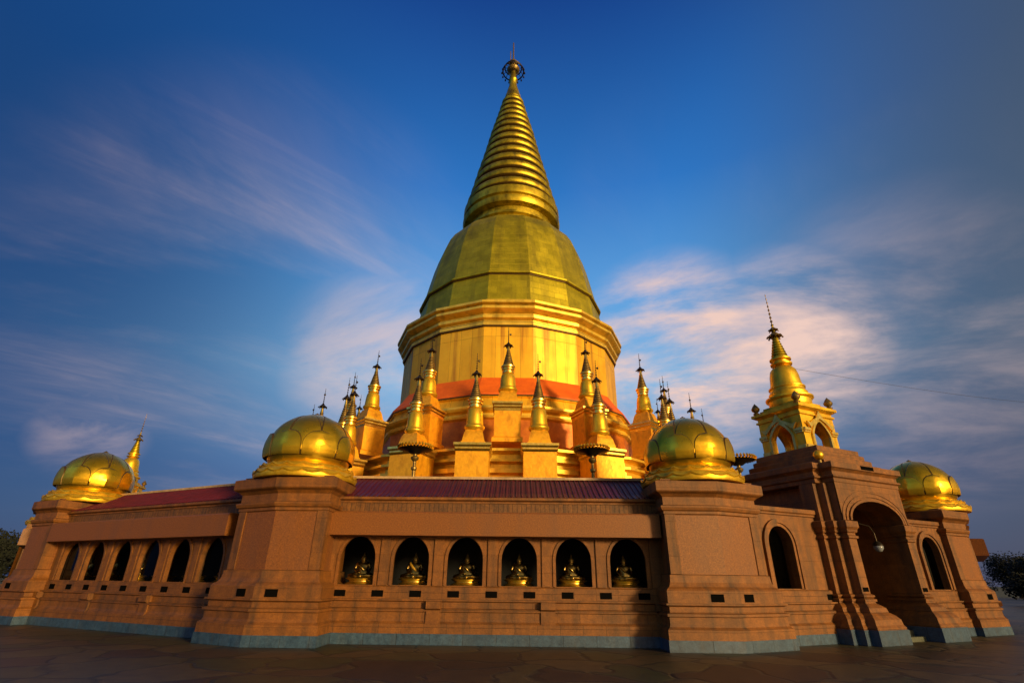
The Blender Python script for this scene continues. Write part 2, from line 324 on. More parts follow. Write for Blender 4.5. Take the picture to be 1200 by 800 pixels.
def arch_wall(bm, s0, s1, z0, z1, c, hw, zb, zs, rise, y, depth, n=14, pw=2.0, sill=True):
    """wall sheet at local y with an arched opening and its reveals going back by depth"""
    P = lambda x, z, yy=y: bm.verts.new((x, yy, z))
    def q(*p): bm.faces.new([P(*k) for k in p])
    cv = arch_curve(c, hw, zs, rise, n, pw)
    if zb > z0 + 1e-4: q((s0, z0), (s1, z0), (s1, zb), (s0, zb))
    q((s0, zb), (c - hw, zb), (c - hw, zs), (s0, zs)); q((c + hw, zb), (s1, zb), (s1, zs), (c + hw, zs))
    h = n // 2
    q((s0, zs), (c - hw, zs), *[p for p in cv[1:h + 1]], (c, z1), (s0, z1))
    q((c, z1), cv[h], *[p for p in cv[h + 1:n]], (c + hw, zs), (s1, zs), (s1, z1))
    loop = [(c - hw, zb)] + cv + [(c + hw, zb)]
    for a, b in zip(loop, loop[1:] + (loop[:1] if sill else [])):
        bm.faces.new([P(a[0], a[1]), P(b[0], b[1]), P(b[0], b[1], y + depth), P(a[0], a[1], y + depth)])
def arch_frame(bm, c, hw, zb, zs, rise, w, y0, y1, n=14, bottom=False, w2=None, pw=2.0):
    """moulding band around an arched opening, from inner outline outward by w"""
    w2 = w if w2 is None else w2
    inn = [(c - hw, zb)] + arch_curve(c, hw, zs, rise, n, pw) + [(c + hw, zb)]
    out = [(c - hw - w, zb)] + arch_curve(c, hw + w, zs, rise + w2, n, pw) + [(c + hw + w, zb)]
    rows = [[bm.verts.new((x, yy, z)) for x, z in pts] for pts, yy in ((inn, y1), (inn, y0), (out, y0), (out, y1))]
    for k in range(4):
        a, b = rows[k], rows[(k + 1) % 4]
        for i in range(len(a) - 1): bm.faces.new((a[i], a[i + 1], b[i + 1], b[i]))
    for i in (0, -1): bm.faces.new([r[i] for r in rows])
def pane(bm, c, hw, zb, zs, rise, y, n=14):
    pts = [(c - hw, zb)] + arch_curve(c, hw, zs, rise, n) + [(c + hw, zb)]
    bm.faces.new([bm.verts.new((x, y, z)) for x, z in pts])

# ------------------------------------------------------------------ ground
bm = bmesh.new(); lathe(bm, [(1500, -0.3), (1500, -0.02)], 64); tag(link('ground', bm, 'grass'), kind='structure')
bm = bmesh.new(); box(bm, -75, 75, -45, 110, -0.25, 0.0); tag(link('pavement', bm, 'paving'), kind='structure')

# ------------------------------------------------------------------ layout of the ring of galleries
TURN = radians(26)
W1, W4 = Vector((-6.95, 16.2)), Vector((6.2, 16.0))
W2, W5 = Vector((-19.3, 22.1)), Vector((18.5, 21.8))
def step(a, b, turn, ln):
    d = (b - a).normalized(); c, s = cos(turn), sin(turn)
    return b + Vector((d.x * c - d.y * s, d.x * s + d.y * c)) * ln
W6 = step(W4, W5, TURN, 13.4); W3 = step(W1, W2, -TURN, 13.6); W3b = step(W2, W3, -TURN, 13.4)

PROF_PLINTH = [(.32, -.02), (.32, .27)]
PROF_BASE = [(.30, .27), (.30, .50), (.235, .56), (.22, .62), (.22, .78), (.26, .80), (.26, .86), (.17, .885), (.17, 1.03), (.23, 1.06), (.23, 1.10), (.10, 1.105), (.10, 1.40), (.06, 1.43), (0.0, 1.43)]
def strip(bm, prof, x0, x1, back=0.4):
    """profile of (outward, z) run straight from x0 to x1, closed at the back"""
    pts = list(prof) + [(-back, prof[-1][1]), (-back, prof[0][1])]
    a = [bm.verts.new((x0, -o, z)) for o, z in pts]; b = [bm.verts.new((x1, -o, z)) for o, z in pts]
    for i in range(len(pts)):
        j = (i + 1) % len(pts); bm.faces.new((a[i], b[i], b[j], a[j]))
    bm.faces.new(a); bm.faces.new(list(reversed(b)))
def rz_of(A, B): return atan2(B.y - A.y, B.x - A.x)

def gallery(A, B, center, beam, label):
    L = (B - A).length
    t = thing('temple_gallery', (A.x, A.y, 0), rz_of(A, B), label, 'gallery', 'arched galleries between the corner towers')
    bm = bmesh.new(); strip(bm, PROF_PLINTH, 0, L); link('plinth', bm, 'plinth', t)
    bm = bmesh.new(); strip(bm, PROF_BASE, 0, L); link('base_moulding', bm, 'stone', t)
    cs = [center + (i - 2.5) * 1.57 for i in range(6)]
    bm = bmesh.new(); edges = [0] + [(a + b) / 2 for a, b in zip(cs, cs[1:])] + [L]
    for i, c in enumerate(cs): arch_wall(bm, edges[i], edges[i + 1], 1.43, 3.30, c, 0.535, 1.45, 2.14, 0.62, 0, 0.16)
    link('arcade_wall', bm, 'stone_plain', t)
    for e in edges[1:-1] + [cs[0] - 0.78, cs[-1] + 0.78]:
        bm = bmesh.new(); box(bm, e - 0.13, e + 0.13, -0.045, 0, 1.44, 2.95); link('pilaster', bm, 'stone_plain', t)
    for c in cs:
        bm = bmesh.new(); arch_frame(bm, c, 0.515, 1.45, 2.14, 0.60, 0.085, -0.035, 0.03, bottom=True); box(bm, c - 0.56, c + 0.56, -0.05, 0.05, 1.405, 1.45)
        f = link('window', bm, 'cap' if False else 'stone_plain', t)
        bm = bmesh.new(); pane(bm, c, 0.53, 1.451, 2.14, 0.615, 0.12); link('pane', bm, 'glass', f)
    for i in range(9):
        c = center + (i - 4) * 1.075
        bm = bmesh.new(); box(bm, c - 0.165, c + 0.165, -0.108, -0.06, 1.15, 1.315); link('vent', bm, 'dark', t)
    for i in range(4):
        c = center + (i - 1.5) * 3.17
        bm = bmesh.new(); strip(bm, [(.31, .50), (.27, .58), (.27, .84), (.36, .88), (.36, 1.05), (.235, 1.06)], c - 0.2, c + 0.2, 0.05); link('bracket', bm, 'stone', t)
    # room behind the windows
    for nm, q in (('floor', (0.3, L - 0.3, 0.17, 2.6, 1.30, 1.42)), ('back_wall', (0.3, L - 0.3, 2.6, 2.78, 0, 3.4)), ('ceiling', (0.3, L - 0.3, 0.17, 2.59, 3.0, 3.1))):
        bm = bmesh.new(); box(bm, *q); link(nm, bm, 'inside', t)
    bm = bmesh.new(); strip(bm, [(.50, 2.745), (.50, 3.36), (.46, 3.40), (0.001, 3.42), (0.001, 2.74)], beam[0], beam[1], 0); 
    link('fascia_beam', bm, 'granite', t)
    bm = bmesh.new(); box(bm, 0.6, L - 0.6, -0.02, 0.3, 3.30, 3.74); link('frieze', bm, 'ribbed', t)
    bm = bmesh.new(); strip(bm, [(.05, 3.70), (.05, 3.75), (.14, 3.79), (.14, 3.86), (.06, 3.88)], 0.7, L - 0.7, 0.3); link('gutter', bm, 'stone_plain', t)
    bm = bmesh.new()
    n = 60; x0, x1 = 0.75, L - 0.75
    pts = [(.08, 3.88), (-.3, 4.04), (-.9, 4.36), (-1.6, 4.70), (-2.3, 4.36), (-3.0, 3.9)]
    for (o1, z1), (o2, z2) in zip(pts, pts[1:]):
        bm.faces.new([bm.verts.new(p) for p in ((x0, -o1, z1), (x1, -o1, z1), (x1, -o2, z2), (x0, -o2, z2))])
    k = int((x1 - x0) / 0.16)
    for i in range(k):       # rolls of the glazed tiles
        xx = x0 + (i + .5) * (x1 - x0) / k
        tube(bm, [(xx, -o + 0.0, z + 0.012) for o, z in pts[:4]], 0.022, 6)
    for x in (x0, x1):
        bm.faces.new([bm.verts.new((x, -o, z)) for o, z in pts])
    link('tiled_roof', bm, 'tile', t)
    bm = bmesh.new(); box(bm, 0.7, L - 0.7, 1.5, 1.72, 4.69, 4.77); link('ridge_cap', bm, 'cap', t)
    bm = bmesh.new(); box(bm, 0.3, L - 0.3, 2.8, 3.0, 0, 3.9); link('courtyard_wall', bm, 'stone_plain', t)
    return t, cs

g_front, cs_front = gallery(W1, W4, 6.45, (1.63, 11.3), 'long terracotta gallery facing the camera with six dark arched niches holding seated statues')
g_left, cs_left = gallery(W2, W1, 7.15, (2.2, 12.05), 'shadowed terracotta gallery receding left with six dark arches and a blue purple roof')
g_right, cs_right = gallery(W5, W6, 6.7, (1.7, 9.6), 'far right terracotta gallery turning away beyond the outer domed tower')
g_far, cs_far = gallery(W3, W2, 6.8, (1.7, 11.8), 'hidden gallery turning away beyond the far left domed tower')

# ------------------------------------------------------------------ corner towers with lotus domes
HL = 1.48; TA = radians(13)
def tower_plan(extra=0.0):
    h = HL + extra
    r = (0, -0.82); a = (h * cos(TA), -0.82 + h * sin(TA)); b = (a[0] - 2.1 * sin(TA), a[1] + 2.1 * cos(TA))
    return [r, a, b, (-b[0], b[1]), (-a[0], a[1])]
def dome_r(z):      # z above the dome base
    pts = [(0.0, 1.10), (0.12, 1.18), (0.30, 1.255), (0.50, 1.285), (0.72, 1.275), (0.95, 1.22), (1.15, 1.13), (1.32, 1.01), (1.47, 0.85), (1.60, 0.66), (1.71, 0.43), (1.79, 0.22), (1.85, 0.0)]
    for (z0, r0), (z1, r1) in zip(pts, pts[1:]):
        if z <= z1: u = (z - z0) / (z1 - z0); return r0 + (r1 - r0) * u
    return 0
def petal(bm, th, z0, z1, hw, lift, n=6, m=14):
    """raised lotus petal with a rounded top and a middle crease, lying on the dome"""
    grid = []
    for j in range(m + 1):
        v = j / m; row = []
        w = hw * (1 - max(0, (v - 0.35) / 0.65) ** 2.4) ** 0.5 if v < 1 else 0.02 * hw
        for i in range(n + 1):
            u = -1 + 2 * i / n; z = z0 + (z1 - z0) * v
            r0_ = dome_r(z) + lift + 0.035 * (1 - v); r1_ = dome_r(z) + lift * 0.8
            k = abs(u); sg = 1 if u >= 0 else -1
            c0 = Vector((r0_ * sin(th), -r0_ * cos(th))); c1 = Vector((r1_ * sin(th + sg * w), -r1_ * cos(th + sg * w)))
            q = c0.lerp(c1, k); rr_ = q.length; q = q.normalized() * (rr_ * .45 + (r0_ * (1 - k) + r1_ * k) * .55); row.append(bm.verts.new((q.x, q.y, z)))
        grid.append(row)
    for j in range(m):
        for i in range(n): bm.faces.new((grid[j][i], grid[j][i + 1], grid[j + 1][i + 1], grid[j + 1][i]))
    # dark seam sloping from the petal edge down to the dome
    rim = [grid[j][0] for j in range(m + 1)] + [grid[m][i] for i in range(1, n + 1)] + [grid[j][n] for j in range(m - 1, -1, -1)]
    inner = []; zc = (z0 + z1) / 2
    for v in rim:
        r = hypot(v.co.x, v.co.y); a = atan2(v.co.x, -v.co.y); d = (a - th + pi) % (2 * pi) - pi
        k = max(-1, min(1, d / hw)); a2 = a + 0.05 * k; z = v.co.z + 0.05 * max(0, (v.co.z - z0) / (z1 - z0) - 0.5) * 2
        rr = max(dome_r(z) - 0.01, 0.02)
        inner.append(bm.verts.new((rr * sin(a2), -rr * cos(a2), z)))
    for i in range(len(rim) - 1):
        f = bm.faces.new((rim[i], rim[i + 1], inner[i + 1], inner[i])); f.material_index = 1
def petal_part(d, *a, **k):
    bm = bmesh.new(); petal(bm, *a); o = link('petal', bm, 'gold_dome', d, 22); o.data.materials.append(M['seam_shade'])
def make_tower(label):
    t = thing('corner_tower', (0, 0, 0), 0, label, 'tower', 'corner towers crowned with golden lotus domes')
    pl = tower_plan()
    bm = bmesh.new(); stack(bm, pl, [(.36, -.02), (.36, .27)]); link('plinth', bm, 'plinth', t)
    bm = bmesh.new(); stack(bm, pl, [(.34, .27), (.34, .50), (.27, .56), (.25, .62), (.25, .78), (.31, .80), (.31, .86), (.22, .885), (.22, 1.02), (.31, 1.06), (.31, 1.10), (.25, 1.105), (.25, 1.40), (.22, 1.44), (.14, 1.50), (.09, 1.60), (.075, 1.74), (.075, 1.78), (.0, 1.80)])
    link('base_moulding', bm, 'stone_plain', t)
    bm = bmesh.new(); stack(bm, pl, [(0, 1.79), (0, 3.38)], False)
    link('shaft', bm, 'granite', t)
    # corner pilasters framing the granite panels
    for sx in (-1, 1):
        a = Vector((sx * HL * cos(TA), -0.82 + HL * sin(TA))); d = Vector((-sx * cos(TA), -sin(TA))); o = Vector((sx * sin(TA), -cos(TA)))
        q = [a - o * 0.3 + d * -0.03, a + o * 0.03 + d * -0.03, a + o * 0.03 + d * 0.27, a - o * 0.3 + d * 0.27]
        bm = bmesh.new(); stack(bm, [(p.x, p.y) for p in q], [(0, 1.80), (0, 3.38)]); link('pilaster', bm, 'stone_plain', t)
        q = [a - o * 1.6 + d * -0.025, a - o * 1.3 + d * -0.025, a - o * 1.3 + d * 0.2, a - o * 1.6 + d * 0.2]
        bm = bmesh.new(); stack(bm, [(p.x, p.y) for p in q], [(0, 1.80), (0, 3.38)]); link('pilaster', bm, 'stone_plain', t)
    bm = bmesh.new(); stack(bm, pl, [(0, 3.33), (.05, 3.36), (.05, 3.43), (.10, 3.46), (.13, 3.53), (.13, 3.57), (.04, 3.60), (.04, 3.82), (.12, 3.90), (.22, 3.95), (.24, 3.98), (.24, 4.24), (.16, 4.27), (.05, 4.30), (.05, 4.33), (-.1, 4.34)])
    link('cornice', bm, 'stone_plain', t)
    for sx in (-1, 1):
        for kk in (0.42, 1.12):
            a = Vector((0, -0.82)); d = Vector((sx * cos(TA), sin(TA))); o = Vector((sx * sin(TA), -cos(TA)))
            c = a + d * kk + o * 0.25
            if kk < 1 and sx < 0: pass
            q = [c - d * 0.17 - o * 0.05, c + d * 0.17 - o * 0.05, c + d * 0.17 + o * 0.01, c - d * 0.17 + o * 0.01]
            if kk > 1: continue
            bm = bmesh.new(); stack(bm, [(p.x, p.y) for p in q], [(0, 1.14), (0, 1.33)]); link('vent', bm, 'dark', t)
    # dome, centred a little behind the outer faces
    cy = 0.30; DZ = 4.66
    bm = bmesh.new(); lathe(bm, [(dome_r(i * 0.07), i * 0.07) for i in range(26)] + [(0, 1.85)], 48)
    d = link('lotus_dome', bm, 'gold_dome', t, 60, (0, cy, DZ))
    for k in range(8):
        petal_part(d, radians(45 * k + 22.5), 0.40, 1.70, radians(21.5), 0.03)
    for k in range(8):
        petal_part(d, radians(45 * k), 0.26, 1.02, radians(21.3), 0.10)
    bm = bmesh.new(); lathe(bm, [(0.0, -.38), (1.5, -.38), (1.53, -.30), (1.50, -.18), (1.44, -.12), (1.38, -.115), (1.40, -.05), (1.34, .03), (1.22, .08), (1.08, .09)], 48)
    # scalloped lips of the two lotus collars
    for R, z, n, rr in ((1.50, -0.17, 18, .05), (1.37, 0.02, 18, .04)):
        pts = []
        for i in range(n * 4 + 1):
            a = 2 * pi * i / (n * 4); dz = -0.09 * abs(cos(a * n / 2)); pts.append((R * sin(a), -R * cos(a), z + dz))
        tube(bm, pts, rr, 6)
    link('lotus_collar', bm, 'gold', d, 35)
    bm = bmesh.new(); lathe(bm, [(0.0, 1.78), (.12, 1.78), (.09, 1.84), (.04, 1.87), (0, 1.90)], 12); link('bud', bm, 'gold_dark', d, 40)
    return t
TW = [((-6.5, 16.05), radians(0) - radians(13.8) + radians(0), 'domed terracotta corner tower left of the front gallery, beside its first niche'),
      ((5.72, 15.95), radians(12.2), 'domed terracotta corner tower between the front gallery and the spired gatehouse'),
      ((-18.4, 22.1), radians(-38.5), 'shadowed domed tower at the far left end of the receding gallery'),
      ((17.6, 22.05), radians(38.3), 'domed terracotta tower just right of the gatehouse with dark side wall'),
      ((W3.x, W3.y), radians(-64), 'mostly hidden tower whose cornice peeks out beyond the far left dome'),
      ((W6.x - 1.1, W6.y + .5), radians(64), 'mostly hidden tower peeking out beyond the dome at the far right')]
tower0 = None
for (x, y), a, lb in TW:
    if tower0 is None: tw = tower0 = make_tower(lb)
    else: tw = copy_tree(tower0); tw['label'] = lb
    tw.location = (x, y, 0); tw.rotation_euler = (0, 0, a)
    if lb.startswith('shadowed'):
        for ch in tw.children:
            if ch.name.startswith('lotus_dome'): ch.location = (.35, .60, ch.location.z)

# ------------------------------------------------------------------ gatehouses
def umbrella(bm, R, z, seg=16, spikes=8):
    lathe(bm, [(R * .25, z + R * .75), (R * .55, z + R * .4), (R, z), (R * 1.02, z - R * .12), (R * .9, z - R * .1), (R * .2, z + R * .35)], seg)
    for i in range(spikes):
        a = 2 * pi * i / spikes
        tube(bm, [(R * sin(a), -R * cos(a), z), (R * 1.18 * sin(a), -R * 1.18 * cos(a), z - R * .35)], [R * .10, R * .16], 5)
def beads(bm, z0, z1, r0, n=7, seg=8):
    prof = [(r0 * .5, z0)]
    for i in range(n):
        za = z0 + (z1 - z0) * i / n; zb = z0 + (z1 - z0) * (i + 1) / n; r = r0 * (1 - .75 * i / n)
        prof += [(r * .35, za + (zb - za) * .25), (r, za + (zb - za) * .5), (r * .35, za + (zb - za) * .8)]
    prof += [(0, z1)]; lathe(bm, prof, seg)
def make_gate(A, B, label, glabel, s_gate=6.55, wins=(2.5, 10.55)):
    L = (B - A).length; rz = rz_of(A, B)
    w = thing('gate_wing', (A.x, A.y, 0), rz, glabel, 'wall', 'wing walls either side of a gatehouse')
    for i, (x0, x1) in enumerate(((0, s_gate - 2.0), (s_gate + 2.0, L))):
        bm = bmesh.new(); strip(bm, PROF_PLINTH, x0, x1); link('plinth', bm, 'plinth', w)
        bm = bmesh.new(); strip(bm, PROF_BASE, x0, x1); link('base_moulding', bm, 'stone', w)
        bm = bmesh.new(); arch_wall(bm, x0, x1, 1.43, 3.60, wins[i], 0.56, 1.46, 2.70, 0.57, 0, 0.35); link('wall', bm, 'stone_plain', w)
        j0, j1 = (0.3, s_gate - 1.6) if i == 0 else (s_gate + 1.6, L - .3)
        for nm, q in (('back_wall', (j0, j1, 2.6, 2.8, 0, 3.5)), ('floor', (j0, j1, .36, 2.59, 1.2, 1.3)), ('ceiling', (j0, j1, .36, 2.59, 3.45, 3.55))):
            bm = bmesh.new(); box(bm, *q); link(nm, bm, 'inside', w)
        k0, k1 = (0.2, s_gate - 1.9) if i == 0 else (s_gate + 1.9, L - .2)
        bm = bmesh.new(); strip(bm, [(0, 3.59), (.05, 3.61), (.05, 3.66), (.10, 3.70), (.10, 3.82), (0.02, 3.84)], k0, k1, 2.9); link('parapet', bm, 'stone_plain', w)
    for c in wins:
        bm = bmesh.new(); arch_frame(bm, c, 0.54, 1.46, 2.70, 0.55, 0.09, -0.05, 0.05); arch_frame(bm, c, 0.64, 1.46, 2.70, 0.65, 0.12, -0.09, 0.0)
        f = link('window', bm, 'stone_plain', w)
        bm = bmesh.new(); pane(bm, c, 0.56, 1.46, 2.70, 0.57, 0.2); link('pane', bm, 'glass', f)
    for c in (s_gate - 2.38, 1.45, s_gate + 2.38, s_gate + 5.2):
        bm = bmesh.new(); box(bm, c - 0.13, c + 0.13, -0.108, -0.06, 1.15, 1.315); link('vent', bm, 'dark', w)

    P = A + (B - A).normalized() * s_gate
    g = thing('gatehouse', (P.x, P.y, 0), rz, label, 'gatehouse', 'gatehouses carrying small golden spires')
    HWo = 1.37
    for sx in (-1, 1):
        pl = [(sx * HWo, -.75), (sx * HWo, .3), (sx * 2.2, .3), (sx * 2.2, -.22), (sx * 1.98, -.22), (sx * 1.98, -.48), (sx * 1.76, -.48), (sx * 1.76, -.75)]
        if sx < 0: pl = pl
        leg = bmesh.new(); stack(leg, pl, [(.09, 1.13), (.09, 1.19), (.03, 1.22), (.07, 1.26), (.07, 1.30), (0, 1.34), (0, 2.92), (.05, 2.95), (.05, 3.01), (.0, 3.04), (.0, 3.10), (.05, 3.13), (.06, 3.20), (.11, 3.28), (.11, 3.46), (.02, 3.49), (0, 3.50)])
        lg = link('gate_pier', leg, 'stone_plain', g)
        bm = bmesh.new(); stack(bm, pl, [(.50, .40), (.50, .46), (.46, .52), (.44, .66), (.36, .76), (.25, .84), (.22, .96), (.15, 1.02), (.06, 1.08), (.05, 1.13)]); link('flared_foot', bm, 'stone', lg)
        bm = bmesh.new(); stack(bm, pl, [(.53, -.02), (.53, .40)]); link('plinth', bm, 'plinth', lg)
        bm = bmesh.new(); box(bm, sx * 1.565 - .13, sx * 1.565 + .13, -.765, -.70, 1.40, 1.52); link('vent', bm, 'dark', lg)
        # stepped pilasters over the capitals
        bm = bmesh.new(); pu = [(sx * 1.5, -.70), (sx * 1.5, .3), (sx * 2.15, .3), (sx * 2.15, -.22), (sx * 1.95, -.22), (sx * 1.95, -.46), (sx * 1.76, -.46), (sx * 1.76, -.70)]
        stack(bm, pu, [(0, 3.50), (0, 4.70)]); link('upper_pilaster', bm, 'stone_plain', g)
    bm = bmesh.new(); arch_wall(bm, -1.76, 1.76, 3.50, 4.72, 0, HWo, 3.50, 3.52, .66, -.74, 1.0, 16, 2.0, False); link('arch_wall', bm, 'stone_plain', g)
    bm = bmesh.new()
    for r_, yy in ((0, -.80), (.16, -.775), (.32, -.76)): arch_frame(bm, 0, HWo + r_, 3.505, 3.51, .66 + r_ * .9, .09, yy, -.73, 16)
    link('arch_moulding', bm, 'stone_plain', g)
    # inside of the passage
    bm = bmesh.new(); box(bm, -1.5, -1.38, .3, 3.3, 0, 4.3); box(bm, 1.38, 1.5, .3, 3.3, 0, 4.3); box(bm, -1.5, 1.5, .26, 3.3, 4.22, 4.35); link('passage', bm, 'stone_plain', g)
    bm = bmesh.new(); box(bm, -1.38, 1.38, 2.3, 2.42, 0.3, 4.22); 
    for x in (-1.0, -.33, .33, 1.0): box(bm, x - .22, x + .22, 2.26, 2.3, .6, 3.6)
    link('inner_door', bm, 'door', g)
    bm = bmesh.new()
    for i in range(3): box(bm, -1.37 + .42 * (i == -1), 1.37, -.75 + .32 * i, 2.3, -.02 + .15 * i + (0.0), .15 * (i + 1) - .02)
    link('steps', bm, 'step', g)
    # body and big cornice
    body = rect(1.72, 1.95, 0, 1.28)
    bm = bmesh.new(); stack(bm, [(-1.70, .31), (1.70, .31), (1.70, 3.2), (-1.70, 3.2)], [(0, 4.36), (0, 4.72)])
    box(bm, -1.72, -1.51, .31, 3.2, 0, 4.36); box(bm, 1.51, 1.72, .31, 3.2, 0, 4.36); box(bm, -1.5, 1.5, 3.0, 3.2, 0, 4.36); link('body', bm, 'stone', g)
    bm = bmesh.new(); pc = [(-1.76, -.74), (1.76, -.74), (1.76, -.3), (2.1, -.3), (2.1, 2.9), (1.76, 2.9), (1.76, 3.24), (-1.76, 3.24), (-1.76, 2.9), (-2.1, 2.9), (-2.1, -.3), (-1.76, -.3)]
    stack(bm, pc, [(-.02, 4.70), (.02, 4.72), (.02, 4.84), (.09, 4.88), (.09, 4.93), (.02, 4.96), (.02, 5.08), (.10, 5.16), (.15, 5.18), (.15, 5.36), (.05, 5.39)]); link('cornice', bm, 'stone_plain', g)
    bm = bmesh.new(); stack(bm, rect(1.6, 1.75, 0, 1.28), [(0, 5.38), (0, 5.52), (-.1, 5.56), (-.18, 5.56), (-.18, 5.74), (-.26, 5.78), (-.32, 5.78), (-.32, 5.95), (-.42, 6.0), (-.42, 6.16), (-.46, 6.18)]); link('stepped_roof', bm, 'stone_plain', g)
    bm = bmesh.new(); box(bm, -.35, .35, -.76 - .14, -.80, 5.21, 5.34); link('plaque', bm, 'dark', g)
    # belfry
    cy = 1.4
    bm = bmesh.new()
    H = .95
    for k in range(4):
        tmp = bmesh.new(); arch_wall(tmp, -H, H, 6.17, 7.52, 0, .46, 6.22, 6.75, .55, -H, .22, 14, 1.4)
        arch_wall(tmp, -H + .22, H - .22, 6.17, 7.52, 0, .46, 6.22, 6.75, .55, -H + .22, 0.01, 14, 1.4)
        bmesh.ops.rotate(tmp, verts=tmp.verts, cent=(0, 0, 0), matrix=Matrix.Rotation(k * pi / 2, 3, 'Z')); me = bpy.data.meshes.new('t'); tmp.to_mesh(me); tmp.free(); bm.from_mesh(me); bpy.data.meshes.remove(me)
    b = link('belfry', bm, 'gold', g, False, (0, cy, 0))
    bm = bmesh.new()
    for k in range(4):
        tmp = bmesh.new(); arch_frame(tmp, 0, .46, 6.22, 6.75, .55, .10, -H - .07, -H + .02, 14, False, .14, 1.4)
        # flame shaped crest over the arch and stepped capitals
        crest = [(-.62, 6.98), (-.80, 7.22), (-.60, 7.18), (-.42, 7.30), (-.2, 7.42), (0, 7.72), (.2, 7.42), (.42, 7.30), (.60, 7.18), (.80, 7.22), (.62, 6.98), (.45, 7.12), (.25, 7.28), (0, 7.40), (-.25, 7.28), (-.45, 7.12)]
        va = [tmp.verts.new((x, -H - .05, z)) for x, z in crest]; vb = [tmp.verts.new((x, -H - .13, z)) for x, z in crest]
        n = len(crest)
        for i in range(n): tmp.faces.new((va[i], va[(i + 1) % n], vb[(i + 1) % n], vb[i]))
        for i, j in ((0, 15), (1, 15), (2, 15), (3, 14), (4, 13)): pass
        for vv in (va, vb):
            fs = [(0, 1, 2, 15), (2, 3, 14, 15), (3, 4, 13, 14), (4, 5, 13), (5, 6, 13), (6, 7, 12, 13), (7, 8, 11, 12), (8, 9, 10, 11)]
            for f in fs: tmp.faces.new([vv[i] for i in f])
        for x in (-.78, .78):
            box(tmp, x - .17, x + .17, -H - .05, -H, 6.17, 6.34); box(tmp, x - .16, x + .16, -H - .06, -H, 6.80, 6.86); box(tmp, x - .18, x + .18, -H - .09, -H, 6.88, 6.98)
        bmesh.ops.rotate(tmp, verts=tmp.verts, cent=(0, 0, 0), matrix=Matrix.Rotation(k * pi / 2, 3, 'Z')); me = bpy.data.meshes.new('t'); tmp.to_mesh(me); tmp.free(); bm.from_mesh(me); bpy.data.meshes.remove(me)
    link('arch_ornament', bm, 'pale', b)
    bm = bmesh.new(); stack(bm, rect(H, H), [(0, 7.5), (.06, 7.53), (.06, 7.60), (.0, 7.62), (.0, 7.70), (.10, 7.76), (.16, 7.80), (.16, 7.90), (.05, 7.94), (-.1, 7.95), (-.1, 8.05), (-.2, 8.06), (-.2, 8.16)]); link('entablature', bm, 'gold', b)
    for sx, sy in ((-1, -1), (1, -1), (1, 1), (-1, 1)):
        bm = bmesh.new(); lathe(bm, [(.10, 7.93), (.13, 8.0), (.06, 8.04), (.15, 8.12), (.17, 8.2), (.1, 8.32), (.02, 8.42), (0, 8.45)], 12, sx * .95, sy * .95); link('lotus_bud', bm, 'gold_dark', b, 40)
    bm = bmesh.new(); lathe(bm, [(.78, 8.14), (.80, 8.2), (.80, 8.38), (.86, 8.42), (.90, 8.46), (.90, 8.52), (.78, 8.56), (.72, 8.60), (.74, 8.72), (.66, 8.84), (.66, 8.9), (.70, 8.93), (.70, 8.98), (.62, 9.02), (.58, 9.25), (.56, 9.5), (.50, 9.75), (.36, 9.92), (.26, 9.96), (.30, 9.99), (.42, 10.02), (.43, 10.08), (.30, 10.12), (.30, 10.2), (.42, 10.24), (.42, 10.3), (.30, 10.33)], 28); link('bell', bm, 'gold', b, 40)
    pr = [(.30, 10.3)]
    for i in range(8):
        z0 = 10.32 + i * .125; r = .34 - i * .029
        pr += [(r * .82, z0), (r, z0 + .03), (r * .98, z0 + .08), (r * .8, z0 + .11)]
    pr += [(.09, 11.35), (.06, 11.5), (.11, 11.56), (.05, 11.62), (.04, 12.0), (0, 12.0)]
    bm = bmesh.new(); lathe(bm, pr, 20); link('ringed_cone', bm, 'gold_spire', b, 40)
    bm = bmesh.new(); umbrella(bm, .27, 11.42); umbrella(bm, .18, 11.72, 12, 6); beads(bm, 11.85, 13.55, .07, 9); link('tiered_umbrella', bm, 'gold_dark', b, 40)
    return w, g
gwing, gate = make_gate(W4, W5, 'terracotta gatehouse right of centre with tall dark archway and golden belfry spire', 'terracotta wing walls with one arched window on each side of the right gatehouse')
gwing2, gate2 = make_gate(W3b + Vector((-1.7, .3)), W3 + Vector((-1.7, .3)), 'far left gatehouse of which only the golden spire shows behind the dome', 'hidden wing walls beside the far left gatehouse')
# hanging lamp in the archway, globe lamp on the roof corner
def on_gate(x, y, z):
    return (gate.matrix_basis @ Vector((x, y, z)))
bpy.context.view_layer.update()
gl = thing('hanging_lamp', tuple(on_gate(.25, -.4, 3.35)), gate.rotation_euler.z, 'round white lamp hanging on a dark bracket inside the tall gate archway', 'lamp')
bm = bmesh.new(); tube(bm, [(-1.62, 0, .02), (-.7, 0, .12), (-.2, 0, .06), (-.03, 0, -.15), (0, 0, -.45)], .014, 8); link('bracket', bm, 'iron', gl)
bm = bmesh.new(); lathe(bm, [(0, -.76), (.09, -.73), (.15, -.64), (.15, -.57), (.07, -.47), (0, -.44)], 20); link('globe', bm, 'lamp', gl, 60)
bm = bmesh.new(); lathe(bm, [(.15, -.56), (.16, -.52), (.07, -.42), (0, -.41)], 20); link('cap', bm, 'iron', gl, 40)
p = on_gate(-1.75, -.42, 5.39)
gb = thing('globe_lamp', tuple(p), 0, 'small golden ball lamp on the front left roof corner of the gatehouse', 'lamp')
bm = bmesh.new(); lathe(bm, [(.05, 0), (.05, .1), (.08, .12), (0.02, .14)], 12); link('stand', bm, 'gold_dark', gb)
